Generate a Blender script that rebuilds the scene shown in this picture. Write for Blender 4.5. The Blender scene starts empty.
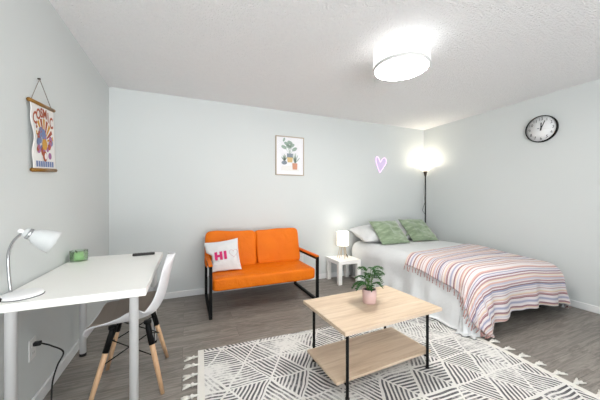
import bpy, bmesh, math, random
from mathutils import Vector, Matrix, noise
from mathutils.bvhtree import BVHTree
random.seed(7)
PI = math.pi
SC = bpy.context.scene
COL = SC.collection
ROOM_W, BACK_Y, REAR_Y, CEIL = 4.74, 3.55, -2.0, 2.44


# ------------------------------------------------------------------ materials
def lin(h):
    h = h.lstrip('#')
    out = []
    for i in (0, 2, 4):
        c = int(h[i:i + 2], 16) / 255
        out.append(c / 12.92 if c <= .04045 else ((c + .055) / 1.055) ** 2.4)
    return (*out, 1.0)


class Nodes:
    """small wrapper for building a node tree"""
    def __init__(self, name):
        self.m = bpy.data.materials.new(name)
        self.m.use_nodes = True
        self.t = self.m.node_tree
        self.b = self.t.nodes['Principled BSDF']
        self.out = self.t.nodes['Material Output']

    def n(self, kind, **kw):
        nd = self.t.nodes.new('ShaderNode' + kind)
        for k, v in kw.items():
            if k.startswith('i_'):
                nd.inputs[k[2:].replace('_', ' ')].default_value = v
            else:
                setattr(nd, k, v)
        return nd

    def l(self, a, b):
        self.t.links.new(a, b)

    def math(self, op, a, b=None, clamp=False):
        nd = self.n('Math', operation=op, use_clamp=clamp)
        for i, x in enumerate((a, b)):
            if x is None:
                continue
            if isinstance(x, (int, float)):
                nd.inputs[i].default_value = x
            else:
                self.l(x, nd.inputs[i])
        return nd.outputs[0]

    def mix(self, f, a, b, blend='MIX'):
        nd = self.n('Mix', data_type='RGBA', blend_type=blend)
        for s, x in ((nd.inputs[0], f), (nd.inputs[6], a), (nd.inputs[7], b)):
            if isinstance(x, (int, float, tuple)):
                s.default_value = x
            else:
                self.l(x, s)
        return nd.outputs[2]

    def ramp(self, fac, stops, interp='LINEAR'):
        nd = self.n('ValToRGB')
        r = nd.color_ramp
        r.interpolation = interp
        while len(r.elements) < len(stops):
            r.elements.new(0.5)
        for e, (p, c) in zip(r.elements, stops):
            e.position = p
            e.color = c
        self.l(fac, nd.inputs[0])
        return nd.outputs[0]

    def bump(self, h, strength=.3, dist=.002):
        bp = self.n('Bump')
        bp.inputs['Strength'].default_value = strength
        bp.inputs['Distance'].default_value = dist
        self.l(h, bp.inputs['Height'])
        self.l(bp.outputs[0], self.b.inputs['Normal'])

    def coords(self, kind='Object', scale=(1, 1, 1), rot=(0, 0, 0)):
        tc = self.n('TexCoord')
        mp = self.n('Mapping')
        mp.inputs['Scale'].default_value = scale
        mp.inputs['Rotation'].default_value = rot
        self.l(tc.outputs[kind], mp.inputs[0])
        return mp.outputs[0]

    def noise(self, vec, scale=5, detail=3, rough=.5, dist=0):
        nd = self.n('TexNoise')
        nd.inputs['Scale'].default_value = scale
        nd.inputs['Detail'].default_value = detail
        nd.inputs['Roughness'].default_value = rough
        nd.inputs['Distortion'].default_value = dist
        self.l(vec, nd.inputs['Vector'])
        return nd.outputs['Fac']


def mat(name, hexcol, rough=.5, metal=0, var=.04, vscale=8, bump=0, bscale=200, bdist=.001, coat=0, sheen=0, trans=0, spec=.5):
    k = Nodes(name)
    c = lin(hexcol)
    v = k.coords()
    f = k.noise(v, vscale, 3)
    lo = tuple(x * (1 - var) for x in c[:3]) + (1,)
    hi = tuple(min(1, x * (1 + var)) for x in c[:3]) + (1,)
    k.l(k.mix(f, lo, hi), k.b.inputs['Base Color'])
    k.b.inputs['Roughness'].default_value = rough
    k.b.inputs['Metallic'].default_value = metal
    k.b.inputs['Coat Weight'].default_value = coat
    k.b.inputs['Sheen Weight'].default_value = sheen
    k.b.inputs['Transmission Weight'].default_value = trans
    k.b.inputs['Specular IOR Level'].default_value = spec
    if bump:
        k.bump(k.noise(v, bscale, 2), bump, bdist)
    return k.m


def emit(name, hexcol, strength, base='#ffffff', var=.02):
    k = Nodes(name)
    c = lin(hexcol)
    f = k.noise(k.coords(), 6, 2)
    lo = tuple(x * (1 - var) for x in c[:3]) + (1,)
    k.l(k.mix(f, lo, c), k.b.inputs['Emission Color'])
    k.b.inputs['Base Color'].default_value = lin(base)
    k.b.inputs['Emission Strength'].default_value = strength
    k.b.inputs['Roughness'].default_value = .5
    return k.m


def wall_material():
    k = Nodes('white_wall_paint')
    v = k.coords()
    k.l(k.mix(k.noise(v, 1.5, 2), lin('#d2d6d5'), lin('#d5d9d8')), k.b.inputs['Base Color'])
    k.b.inputs['Roughness'].default_value = .6
    k.bump(k.noise(v, 90, 3), .12, .002)
    return k.m


def ceiling_material():
    k = Nodes('popcorn_ceiling')
    v = k.coords()
    a = k.noise(v, 60, 3, .7)
    vo = k.n('TexVoronoi')
    vo.inputs['Scale'].default_value = 85
    k.l(v, vo.inputs['Vector'])
    h = k.math('ADD', a, k.math('MULTIPLY', k.math('SUBTRACT', .6, vo.outputs['Distance']), .5))
    k.l(k.mix(k.noise(v, 40, 3), lin('#f4f4f5'), lin('#fafafa')), k.b.inputs['Base Color'])
    k.b.inputs['Roughness'].default_value = .9
    k.bump(h, 1.0, .015)
    return k.m


def floor_material():
    k = Nodes('grey_oak_planks')
    v = k.coords()
    br = k.n('TexBrick')
    br.offset = .37
    br.inputs['Scale'].default_value = 1
    br.inputs['Brick Width'].default_value = 1.22
    br.inputs['Row Height'].default_value = .18
    br.inputs['Mortar Size'].default_value = .0012
    br.inputs['Mortar Smooth'].default_value = .1
    br.inputs['Color1'].default_value = (0, 0, 0, 1)
    br.inputs['Color2'].default_value = (1, 1, 1, 1)
    br.inputs['Mortar'].default_value = (.5, .5, .5, 1)
    k.l(v, br.inputs['Vector'])
    # shift the grain from plank to plank
    sep = k.n('SeparateXYZ')
    k.l(v, sep.inputs[0])
    cmb = k.n('CombineXYZ')
    k.l(sep.outputs[0], cmb.inputs[0])
    k.l(sep.outputs[1], cmb.inputs[1])
    k.l(k.math('MULTIPLY', br.outputs['Color'], 7.3), cmb.inputs[2])
    m1 = k.n('Mapping')
    m1.inputs['Scale'].default_value = (1.3, 11, 1)
    k.l(cmb.outputs[0], m1.inputs[0])
    m2 = k.n('Mapping')
    m2.inputs['Scale'].default_value = (4, 90, 1)
    k.l(cmb.outputs[0], m2.inputs[0])
    broad = k.noise(m1.outputs[0], 1.4, 5, .6, 1.2)
    fine = k.noise(m2.outputs[0], 1, 3, .6)
    rings = k.math('PINGPONG', k.math('MULTIPLY', broad, 5), .5)
    g = k.math('ADD', k.math('MULTIPLY', rings, .55), k.math('MULTIPLY', fine, .5))
    base = k.ramp(g, [(.12, lin('#67615b')), (.42, lin('#8c857e')), (.75, lin('#aba49c'))])
    tone = k.mix(br.outputs['Color'], (.84, .84, .84, 1), (1.06, 1.05, 1.04, 1))
    c = k.mix(1.0, base, tone, 'MULTIPLY')
    c = k.mix(k.math('MULTIPLY', br.outputs['Fac'], .6), c, lin('#3c3631'))
    k.l(c, k.b.inputs['Base Color'])
    k.b.inputs['Roughness'].default_value = .42
    k.bump(k.math('SUBTRACT', g, br.outputs['Fac']), .15, .0015)
    return k.m


def oak_material():
    k = Nodes('light_oak_laminate')
    v = k.coords('Object', (2.2, 26, 26))
    a = k.noise(v, 1.2, 5, .6, .8)
    b = k.noise(k.coords('Object', (3, 140, 60)), 1, 2)
    g = k.math('ADD', k.math('MULTIPLY', a, .75), k.math('MULTIPLY', b, .25))
    k.l(k.ramp(g, [(.3, lin('#bea48a')), (.5, lin('#d4bda3')), (.72, lin('#e2cfb9'))]), k.b.inputs['Base Color'])
    k.b.inputs['Roughness'].default_value = .45
    k.bump(b, .1, .0005)
    return k.m


def beech_material():
    k = Nodes('beech_wood')
    v = k.coords('Object', (60, 60, 4))
    k.l(k.ramp(k.noise(v, 1, 3), [(.3, lin('#c39873')), (.7, lin('#dcb892'))]), k.b.inputs['Base Color'])
    k.b.inputs['Roughness'].default_value = .45
    return k.m


def leather_material():
    k = Nodes('orange_leatherette')
    v = k.coords()
    k.l(k.mix(k.noise(v, 5, 4), lin('#e06a00'), lin('#ec7c05')), k.b.inputs['Base Color'])
    k.b.inputs['Roughness'].default_value = .5
    k.b.inputs['Specular IOR Level'].default_value = .25
    vo = k.n('TexVoronoi')
    vo.inputs['Scale'].default_value = 260
    k.l(v, vo.inputs['Vector'])
    h = k.math('ADD', k.math('MULTIPLY', vo.outputs['Distance'], .1), k.math('MULTIPLY', k.noise(v, 7, 4, .55, 1.2), 1.2))
    k.bump(h, .6, .022)
    return k.m


def rug_material():
    """triangular lattice of ivory lines filled with broken charcoal stripes"""
    k = Nodes('woven_triangle_rug')
    tc = k.n('TexCoord')
    wob = k.n('TexNoise')
    wob.inputs['Scale'].default_value = 6
    wob.inputs['Detail'].default_value = 1
    k.l(tc.outputs['Object'], wob.inputs['Vector'])
    sub = k.n('VectorMath', operation='SUBTRACT')
    k.l(wob.outputs['Color'], sub.inputs[0])
    sub.inputs[1].default_value = (.5, .5, .5)
    scl = k.n('VectorMath', operation='SCALE')
    k.l(sub.outputs[0], scl.inputs[0])
    scl.inputs['Scale'].default_value = .035
    add = k.n('VectorMath', operation='ADD')
    k.l(tc.outputs['Object'], add.inputs[0])
    k.l(scl.outputs[0], add.inputs[1])
    S = .235
    q, fl, lines = [], [], []
    for a in (0, 60, 120):
        d = k.n('VectorMath', operation='DOT_PRODUCT')
        k.l(add.outputs[0], d.inputs[0])
        d.inputs[1].default_value = (math.cos(math.radians(a + 30)) / S, math.sin(math.radians(a + 30)) / S, 0)
        q.append(d.outputs['Value'])
        fr = k.math('FRACT', d.outputs['Value'])
        fl.append(k.math('FLOOR', d.outputs['Value']))
        lines.append(k.math('LESS_THAN', k.math('MINIMUM', fr, k.math('SUBTRACT', 1, fr)), .028))
    cell = k.n('CombineXYZ')
    for i in range(3):
        k.l(fl[i], cell.inputs[i])
    wn = k.n('TexWhiteNoise')
    k.l(cell.outputs[0], wn.inputs['Vector'])
    h = wn.outputs['Value']
    is0 = k.math('LESS_THAN', h, .36)
    is2 = k.math('GREATER_THAN', h, .68)
    is1 = k.math('SUBTRACT', 1, k.math('ADD', is0, is2))
    val = k.math('ADD', k.math('ADD', k.math('MULTIPLY', q[0], is0), k.math('MULTIPLY', q[1], is1)), k.math('MULTIPLY', q[2], is2))
    st = k.math('FRACT', k.math('MULTIPLY', val, 9.0))
    stripe = k.math('LESS_THAN', st, .52)
    worn = k.noise(k.coords('Object', (1, 1, 1)), 34, 5, .75)
    cloud = k.noise(k.coords('Object', (1, 1, 1)), 2.4, 2)
    keep = k.math('MULTIPLY', k.math('SUBTRACT', k.math('ADD', worn, k.math('MULTIPLY', cloud, 1.7)), 1.08), 3.2, True)
    anyline = k.math('MAXIMUM', k.math('MAXIMUM', lines[0], lines[1]), lines[2])
    dark = k.math('MULTIPLY', k.math('MULTIPLY', stripe, keep), k.math('SUBTRACT', 1, anyline))
    tone = k.mix(k.noise(k.coords(), 14, 2), lin('#2e2e30'), lin('#7c7b7e'))
    c = k.mix(dark, k.mix(worn, lin('#ebe9e5'), lin('#d6d4d0')), tone)
    k.l(c, k.b.inputs['Base Color'])
    k.b.inputs['Roughness'].default_value = .95
    k.bump(k.math('SUBTRACT', k.noise(k.coords(), 320, 2), k.math('MULTIPLY', dark, .6)), .5, .004)
    return k.m


def blanket_material():
    k = Nodes('striped_cotton')
    uv = k.n('UVMap')
    sep = k.n('SeparateXYZ')
    k.l(uv.outputs[0], sep.inputs[0])
    pal = dict(W='#e2d9d8', R='#b08588', B='#84535e', C='#e0ceb4', L='#c2bccb', S='#9698b2', P='#d4a99b', G='#cdbfbd')
    seq = 'W R W R C W P R W L W C R B W L S L W B R W P C W R W L W S B W R W L P W C R W B L W S W R P W'.split()
    wid = [random.choice((.7, .9, 1.2, 1.6)) if s in 'WLCS' else random.choice((.6, .8, 1.1)) for s in seq]
    t = sum(wid)
    for part in (0, 1):
        pass
    half = 26

    def ramp_of(ss, ww):
        tt = sum(ww)
        p, st = 0, []
        for s, x in zip(ss, ww):
            st.append((p / tt, lin(pal[s])))
            p += x
        return st, tt
    a, ta = ramp_of(seq[:half], wid[:half])
    b, tb = ramp_of(seq[half:], wid[half:])
    v = k.math('FRACT', k.math('MULTIPLY', sep.outputs[1], 1.9))
    cut = ta / (ta + tb)
    ca = k.ramp(k.math('DIVIDE', v, cut), a, 'CONSTANT')
    cb = k.ramp(k.math('DIVIDE', k.math('SUBTRACT', v, cut), 1 - cut), b, 'CONSTANT')
    c = k.mix(k.math('GREATER_THAN', v, cut), ca, cb)
    mp = k.n('Mapping')
    mp.inputs['Scale'].default_value = (30, 300, 1)
    k.l(uv.outputs[0], mp.inputs[0])
    w = k.noise(mp.outputs[0], 1, 2)
    c = k.mix(k.math('MULTIPLY', w, .10), c, lin('#f4f0f0'))
    k.l(c, k.b.inputs['Base Color'])
    k.b.inputs['Roughness'].default_value = .9
    k.b.inputs['Sheen Weight'].default_value = .2
    k.bump(w, .25, .002)
    return k.m


def velvet_material():
    k = Nodes('sage_green_velvet')
    v = k.coords('Object', (3, 14, 3))
    n1 = k.noise(v, 1.6, 4, .6, .5)
    k.l(k.ramp(n1, [(.3, lin('#6c7f62')), (.55, lin('#8b9d80')), (.75, lin('#b4bfa6'))]), k.b.inputs['Base Color'])
    k.b.inputs['Roughness'].default_value = .75
    k.b.inputs['Sheen Weight'].default_value = .5
    k.bump(n1, .3, .006)
    return k.m


def glass_material(name, tint='#ffffff'):
    k = Nodes(name)
    tr = k.n('BsdfTransparent')
    tr.inputs[0].default_value = lin(tint)
    gl = k.n('BsdfGlossy')
    gl.inputs['Roughness'].default_value = .03
    fr = k.n('LayerWeight')
    fr.inputs[0].default_value = .12
    ms = k.n('MixShader')
    k.l(k.math('MULTIPLY', fr.outputs['Fresnel'], .7), ms.inputs[0])
    k.l(tr.outputs[0], ms.inputs[1])
    k.l(gl.outputs[0], ms.inputs[2])
    k.l(ms.outputs[0], k.out.inputs[0])
    return k.m


M = {
    'wall': wall_material(), 'ceiling': ceiling_material(), 'floor': floor_material(),
    'trim': mat('white_trim_paint', '#e9eaea', .4),
    'oak': oak_material(), 'beech': beech_material(), 'leather': leather_material(),
    'rug': rug_material(), 'rug_edge': mat('ivory_yarn', '#e2dfd8', .95, bump=.6, bscale=300),
    'stripe': blanket_material(), 'velvet': velvet_material(),
    'blanket_yarn': mat('dusty_rose_yarn', '#b58d88', .9, var=.25, vscale=30),
    'cotton': mat('white_bed_cotton', '#d9dbdc', .85, bump=.3, bscale=14, bdist=.02, sheen=.1),
    'pillow': mat('white_pillow_cotton', '#dcdcdc', .85, bump=.3, bscale=16, bdist=.02),
    'white': mat('white_laminate', '#fbfaf6', .35, var=.01),
    'whitemetal': mat('white_powder_coat', '#f6f6f6', .35, var=.01),
    'lampwhite': mat('grey_white_enamel', '#cfd2d2', .4, var=.01),
    'plastic': mat('white_shell_plastic', '#e9e9ec', .38, var=.01),
    'taupe': mat('taupe_seat_overlay', '#b5a89d', .85, bump=.3, bscale=160),
    'plate': mat('white_outlet_plastic', '#e4e4e2', .4, var=.01),
    'black': mat('black_powder_coat', '#09090a', .55, var=.1, spec=.2),
    'rubber': mat('black_rubber', '#0e0e10', .6, var=.1),
    'chrome': mat('brushed_chrome', '#b9bbbd', .25, 1, var=.02),
    'gold': mat('pale_gold_wire', '#c9ad82', .3, .8, var=.03),
    'mattress': mat('mattress_ticking', '#dcdcda', .9),
    'pink': mat('pink_ceramic', '#d9b8b3', .5, var=.05, vscale=30),
    'soil': mat('dark_potting_soil', '#2a211b', .95, var=.4, vscale=80, bump=.8, bscale=90, bdist=.004),
    'leaf': mat('dark_green_leaf', '#225719', .4, var=.5, vscale=22),
    'stem': mat('green_leaf_stem', '#4f7f38', .5, var=.2),
    'wax': mat('pale_green_wax', '#bcd9aa', .5, var=.06),
    'wick': mat('charred_wick', '#3a332d', .9),
    'glass': glass_material('clear_glass', '#f4fbf4'),
    'pane': glass_material('picture_glass'),
    'frame': mat('champagne_frame', '#b9a995', .4, .2, var=.05),
    'paper': mat('white_print_paper', '#eeedf0', .8, var=.01),
    'canvas': mat('off_white_poster_paper', '#e9e7e4', .8, var=.02),
    'rail': mat('bronze_wood_rail', '#8a6122', .4, .2, var=.25, vscale=25),
    'string': mat('taupe_string', '#8d8278', .9),
    'rust': mat('rust_ink', '#a85436', .8, var=.2, vscale=60),
    'ochre': mat('ochre_ink', '#cf9a3e', .8, var=.15, vscale=60),
    'mauve': mat('mauve_ink', '#a8709c', .8, var=.2, vscale=60),
    'blueink': mat('dusty_blue_ink', '#7384ad', .8, var=.15, vscale=60),
    'sageink': mat('grey_green_ink', '#a0b2a5', .8, var=.2, vscale=40),
    'slateink': mat('slate_ink', '#8a939b', .8, var=.1),
    'terraink': mat('terracotta_ink', '#d39c82', .8, var=.1),
    'mustardink': mat('mustard_ink', '#dabd88', .8, var=.1),
    'clockface': mat('white_clock_face', '#eeeff0', .5, var=.01),
    'clockink': mat('black_clock_ink', '#202124', .6),
    'hotpink': mat('hot_pink_felt', '#cf2f6e', .9, var=.12, vscale=40),
    'rose': mat('rose_thread', '#c7a3a6', .9, var=.1),
    'panel': mat('lavender_acrylic', '#dccdea', .4, var=.02),
    'neon': emit('lavender_neon', '#f0c4f8', 1.0, '#e8d8f0'),
    'drum': emit('lit_drum_fabric', '#fffdfa', 1.35),
    'diffuser': emit('lit_diffuser', '#fffcf6', 60.0),
    'shade': emit('lit_lamp_shade', '#fff1da', 1.3),
    'bowl': emit('lit_torchiere_bowl', '#fff0d8', 1.5),
    'seam': mat('pale_grey_trim_ring', '#dadad8', .5),
    'remote': mat('black_remote_plastic', '#1a1816', .4, var=.1),
    'button': mat('grey_rubber_button', '#6e6a68', .6),
    'darkmetal': mat('dark_bronze_metal', '#4a4038', .4, .6),
    'hole': mat('dark_socket_slot', '#55544f', .8),
}


# ------------------------------------------------------------------ mesh kit
class MB:
    def __init__(self):
        self.v, self.f, self.mi, self.sm = [], [], [], []

    def add(self, vs, fs, mi=0, smooth=False, T=None):
        o = len(self.v)
        for p in vs:
            p = Vector(p)
            self.v.append(T @ p if T is not None else p)
        for f in fs:
            self.f.append([i + o for i in f])
            self.mi.append(mi)
            self.sm.append(smooth)
        return self

    def box(self, x0, x1, y0, y1, z0, z1, mi=0, T=None):
        vs = [(x, y, z) for z in (z0, z1) for y in (y0, y1) for x in (x0, x1)]
        return self.add(vs, [(0, 2, 3, 1), (4, 5, 7, 6), (0, 1, 5, 4), (2, 6, 7, 3), (0, 4, 6, 2), (1, 3, 7, 5)], mi, False, T)

    def lathe(self, prof, seg=32, mi=0, T=None, caps=True, smooth=True):
        vs, fs = [], []
        n = len(prof)
        for r, z in prof:
            for i in range(seg):
                a = 2 * PI * i / seg
                vs.append((r * math.cos(a), r * math.sin(a), z))
        for j in range(n - 1):
            for i in range(seg):
                k = (i + 1) % seg
                fs.append((j * seg + i, j * seg + k, (j + 1) * seg + k, (j + 1) * seg + i))
        if caps:
            fs.append(tuple(reversed(range(seg))))
            fs.append(tuple((n - 1) * seg + i for i in range(seg)))
        return self.add(vs, fs, mi, smooth, T)

    def tube(self, pts, r, seg=8, mi=0, T=None, closed=False):
        pts = [Vector(p) for p in pts]
        n = len(pts)
        rs = r if isinstance(r, (list, tuple)) else [r] * n
        vs, fs = [], []
        nrm = None
        for j, p in enumerate(pts):
            if closed:
                d = pts[(j + 1) % n] - pts[j - 1]
            else:
                d = pts[min(j + 1, n - 1)] - pts[max(j - 1, 0)]
            d.normalize()
            if nrm is None:
                a = Vector((0, 0, 1)) if abs(d.z) < .9 else Vector((1, 0, 0))
                nrm = a - d * a.dot(d)
            else:
                nrm = nrm - d * nrm.dot(d)
            nrm.normalize()
            b = d.cross(nrm)
            for i in range(seg):
                a = 2 * PI * i / seg
                vs.append(p + (nrm * math.cos(a) + b * math.sin(a)) * rs[j])
        for j in range(n if closed else n - 1):
            k2 = (j + 1) % n
            for i in range(seg):
                k = (i + 1) % seg
                fs.append((j * seg + i, j * seg + k, k2 * seg + k, k2 * seg + i))
        if not closed:
            fs.append(tuple(reversed(range(seg))))
            fs.append(tuple((n - 1) * seg + i for i in range(seg)))
        return self.add(vs, fs, mi, True, T)

    def sqbar(self, a, b, w, mi=0, up=(0, 0, 1), w2=None):
        a, b = Vector(a), Vector(b)
        d = (b - a).normalized()
        u = Vector(up)
        if abs(d.dot(u)) > .95:
            u = Vector((1, 0, 0))
        s = d.cross(u).normalized()
        u = s.cross(d)
        h, h2 = w / 2, (w2 or w) / 2
        vs = [p + s * i * h + u * j * h2 for p in (a, b) for j in (-1, 1) for i in (-1, 1)]
        return self.add(vs, [(0, 2, 3, 1), (4, 5, 7, 6), (0, 1, 5, 4), (2, 6, 7, 3), (0, 4, 6, 2), (1, 3, 7, 5)], mi)

    def grid(self, fn, nu, nv, mi=0, smooth=True, T=None):
        vs = [fn(i / nu, j / nv) for j in range(nv + 1) for i in range(nu + 1)]
        w = nu + 1
        fs = [(j * w + i, j * w + i + 1, (j + 1) * w + i + 1, (j + 1) * w + i) for j in range(nv) for i in range(nu)]
        return self.add(vs, fs, mi, smooth, T)

    def poly(self, pts, mi=0, T=None):
        return self.add(pts, [tuple(range(len(pts)))], mi, False, T)

    def build(self, name, mats, parent=None, bevel=0, bseg=2, subsurf=0, solid=0, soff=-1, smooth_angle=None, loc=None, fixn=True):
        me = bpy.data.meshes.new(name)
        me.from_pydata([tuple(p) for p in self.v], [], self.f)
        for i, p in enumerate(me.polygons):
            p.material_index = self.mi[i]
            p.use_smooth = self.sm[i]
        for m in (mats if isinstance(mats, (list, tuple)) else [mats]):
            me.materials.append(m)
        if fixn:
            bm = bmesh.new()
            bm.from_mesh(me)
            bmesh.ops.recalc_face_normals(bm, faces=bm.faces)
            bm.to_mesh(me)
            bm.free()
        me.update()
        o = bpy.data.objects.new(name, me)
        COL.objects.link(o)
        if parent:
            o.parent = parent
        if loc is not None:
            o.location = loc
        if solid:
            md = o.modifiers.new('solid', 'SOLIDIFY')
            md.thickness = solid
            md.offset = soff
        if bevel:
            md = o.modifiers.new('bevel', 'BEVEL')
            md.width = bevel
            md.segments = bseg
            md.limit_method = 'ANGLE'
        if subsurf:
            md = o.modifiers.new('sub', 'SUBSURF')
            md.levels = md.render_levels = subsurf
        return o


def tag(o, label=None, cat=None, group=None, kind=None):
    if label:
        o['label'] = label
    if cat:
        o['category'] = cat
    if group:
        o['group'] = group
    if kind:
        o['kind'] = kind
    return o


def thing(name, label, cat, loc=(0, 0, 0), rz=0, group=None):
    o = bpy.data.objects.new(name, None)
    o.empty_display_size = .05
    COL.objects.link(o)
    o.location = loc
    o.rotation_euler = (0, 0, rz)
    return tag(o, label, cat, group)


def copy_thing(o, parent=None):
    c = o.copy()
    COL.objects.link(c)
    c.parent = parent
    for ch in list(o.children):
        copy_thing(ch, c)
    return c


def struct(o):
    o['kind'] = 'structure'
    return o


def arc(c, r, a0, a1, n):
    return [(c[0] + r * math.cos(a0 + (a1 - a0) * i / n), c[1] + r * math.sin(a0 + (a1 - a0) * i / n)) for i in range(n + 1)]


def smooth_path(pts, n=6):
    """Catmull-Rom through the points"""
    P = [Vector(p) for p in pts]
    P = [P[0] * 2 - P[1]] + P + [P[-1] * 2 - P[-2]]
    out = []
    for i in range(1, len(P) - 2):
        a, b, c, d = P[i - 1:i + 3]
        for j in range(n):
            t = j / n
            out.append(.5 * ((2 * b) + (c - a) * t + (2 * a - 5 * b + 4 * c - d) * t * t + (3 * b - a - 3 * c + d) * t ** 3))
    out.append(P[-2])
    return out


def sstep(a, b, x):
    t = max(0, min(1, (x - a) / (b - a)))
    return t * t * (3 - 2 * t)


def text_mesh(s, size, offset=0):
    cu = bpy.data.curves.new('lettering', 'FONT')
    cu.body = s
    cu.size = size
    cu.offset = offset
    cu.align_x = 'CENTER'
    cu.align_y = 'CENTER'
    o = bpy.data.objects.new('lettering', cu)
    COL.objects.link(o)
    dg = bpy.context.evaluated_depsgraph_get()
    me = bpy.data.meshes.new_from_object(o.evaluated_get(dg))
    vs = [v.co.copy() for v in me.vertices]
    fs = [tuple(p.vertices) for p in me.polygons]
    bpy.data.objects.remove(o)
    bpy.data.curves.remove(cu)
    bpy.data.meshes.remove(me)
    return vs, fs


# ------------------------------------------------------------------ room shell
struct(MB().box(-.1, ROOM_W + .1, REAR_Y - .1, BACK_Y + .1, -.1, 0).build('floor', M['floor']))
struct(MB().box(-.1, ROOM_W + .1, REAR_Y - .1, BACK_Y + .1, CEIL, CEIL + .1).build('ceiling', M['ceiling']))
struct(MB().box(-.1, 0, REAR_Y - .1, BACK_Y + .1, 0, CEIL).build('wall_left', M['wall']))
struct(MB().box(ROOM_W, ROOM_W + .1, REAR_Y - .1, BACK_Y + .1, 0, CEIL).build('wall_right', M['wall']))
struct(MB().box(0, ROOM_W, BACK_Y, BACK_Y + .1, 0, CEIL).build('wall_back', M['wall']))
WX0, WX1, WZ0, WZ1 = .15, 2.75, .10, 2.25
w = MB().box(0, WX0, REAR_Y - .1, REAR_Y, 0, CEIL).box(WX1, ROOM_W, REAR_Y - .1, REAR_Y, 0, CEIL)
w.box(WX0, WX1, REAR_Y - .1, REAR_Y, 0, WZ0).box(WX0, WX1, REAR_Y - .1, REAR_Y, WZ1, CEIL)
struct(w.build('wall_rear', M['wall']))
w = MB()
for x in (WX0 + .02, (WX0 + WX1) / 2, WX1 - .02):
    w.box(x - .02, x + .02, REAR_Y - .08, REAR_Y - .02, WZ0, WZ1)
for z in (WZ0 + .02, WZ1 - .02):
    w.box(WX0, WX1, REAR_Y - .08, REAR_Y - .02, z - .02, z + .02)
struct(w.build('window_1', M['trim']))
for nm, b in (('baseboard_left', (0, .016, REAR_Y, BACK_Y)), ('baseboard_right', (ROOM_W - .016, ROOM_W, REAR_Y, BACK_Y)),
              ('baseboard_back', (.016, ROOM_W - .016, BACK_Y - .016, BACK_Y))):
    struct(MB().box(*b, 0, .075).build(nm, M['trim'], bevel=.006))

# ------------------------------------------------------------------ ceiling light
LX, LY, LR, LZ = 2.43, 1.70, .220, 2.262
t = thing('ceiling_light', 'round white drum ceiling light glowing on the stippled ceiling', 'ceiling light', (LX, LY, LZ))
MB().lathe([(LR, .026), (LR, CEIL - LZ)], 64, caps=False).build('drum_shade', M['drum'], t, solid=.003)
MB().lathe([(LR - .012, 0.002), (LR - .012, .008)], 64).build('diffuser', M['diffuser'], t)
prof = [(LR - .002, 0), (LR, .026), (LR - .010, .026), (LR - .010, 0), (LR - .002, 0)]
MB().lathe(prof, 64, caps=False).build('trim_ring', M['seam'], t)
a = math.radians(232)
T = Matrix.Rotation(a, 4, 'Z')
MB().box(LR - .001, LR + .002, -.004, .004, .018, CEIL - LZ, T=T).build('seam', M['seam'], t)

# added fill: unseen copy of the drum fitting, brightening the desk and ceiling
fill_light = copy_thing(t)
fill_light.location = (1.35, -.75, LZ)
fill_light['label'] = 'unseen matching drum ceiling light added to brighten the desk and ceiling'

# ------------------------------------------------------------------ wall clock (on the right wall, facing -X)
t = thing('wall_clock', 'round white wall clock with black rim high on the right wall', 'clock', (ROOM_W, 1.81, 2.035))
FX = Matrix(((0, 0, -1, 0), (-1, 0, 0, 0), (0, 1, 0, 0), (0, 0, 0, 1)))   # local x -> -Y, local y -> Z, local z -> -X
R = .158
MB().lathe([(R - .004, 0), (R, .004), (R, .036), (R - .004, .042), (R - .008, .040), (R - .009, .030)], 64, T=FX, caps=False).build('rim', M['black'], t)
MB().lathe([(R - .007, .022), (R - .007, .028)], 64, T=FX).build('face', M['clockface'], t)
for i in range(1, 13):
    w = MB()
    a = PI / 2 - i * PI / 6
    vs, fs = text_mesh(str(i), .046)
    w.add([(v.x + .116 * math.cos(a), v.y + .116 * math.sin(a), .0292) for v in vs], fs, T=FX)
    w.build('numeral', M['clockink'], t, fixn=False)
w = MB()
for i in range(60):
    a = i * PI / 30
    T = FX @ Matrix.Rotation(a, 4, 'Z')
    w.box(.143, .148, -.0006, .0006, .0282, .0290, T=T)
w.build('minute_track', M['clockink'], t)
for nm, ang, ln, wd in (('hour_hand', 88, .074, .0055), ('minute_hand', 66, .098, .004), ('second_hand', -8, .105, .0012)):
    T = FX @ Matrix.Rotation(math.radians(ang), 4, 'Z')
    z = {'hour_hand': .030, 'minute_hand': .0315, 'second_hand': .033}[nm]
    MB().box(-.02, ln, -wd, wd, z, z + .001, T=T).build(nm, M['clockink'] if wd > .002 else M['seam'], t)
MB().lathe([(.008, .029), (.008, .035)], 16, T=FX).build('hub', M['clockink'], t)
MB().box(-.038, -.018, .006, .016, .0282, .0288, T=FX).build('dial_mark', M['slateink'], t)

# ------------------------------------------------------------------ framed plant print on the back wall
PX0, PX1, PZ0, PZ1 = 1.932, 2.360, 1.53, 2.08
t = thing('framed_picture', 'framed print of potted plants hanging on the back wall above the orange sofa', 'picture', ((PX0 + PX1) / 2, BACK_Y, (PZ0 + PZ1) / 2))
W2, H2 = (PX1 - PX0) / 2, (PZ1 - PZ0) / 2
w = MB()
fw = .011
w.box(-W2, W2, -.028, 0, H2 - fw, H2).box(-W2, W2, -.028, 0, -H2, -H2 + fw)
w.box(-W2, -W2 + fw, -.028, 0, -H2 + fw, H2 - fw).box(W2 - fw, W2, -.028, 0, -H2 + fw, H2 - fw)
w.build('frame', M['frame'], t, bevel=.002)
MB().box(-W2 + fw, W2 - fw, -.014, -.004, -H2 + fw, H2 - fw).build('print', M['paper'], t)
w = MB()


def ell(cx, cz, rx, rz, rot, mi, y=-.0148, n=16):
    c, s = math.cos(rot), math.sin(rot)
    w.poly([(cx + rx * math.cos(a) * c - rz * math.sin(a) * s, y, cz + rx * math.cos(a) * s + rz * math.sin(a) * c) for a in [-2 * PI * i / n for i in range(n)]], mi)


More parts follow.
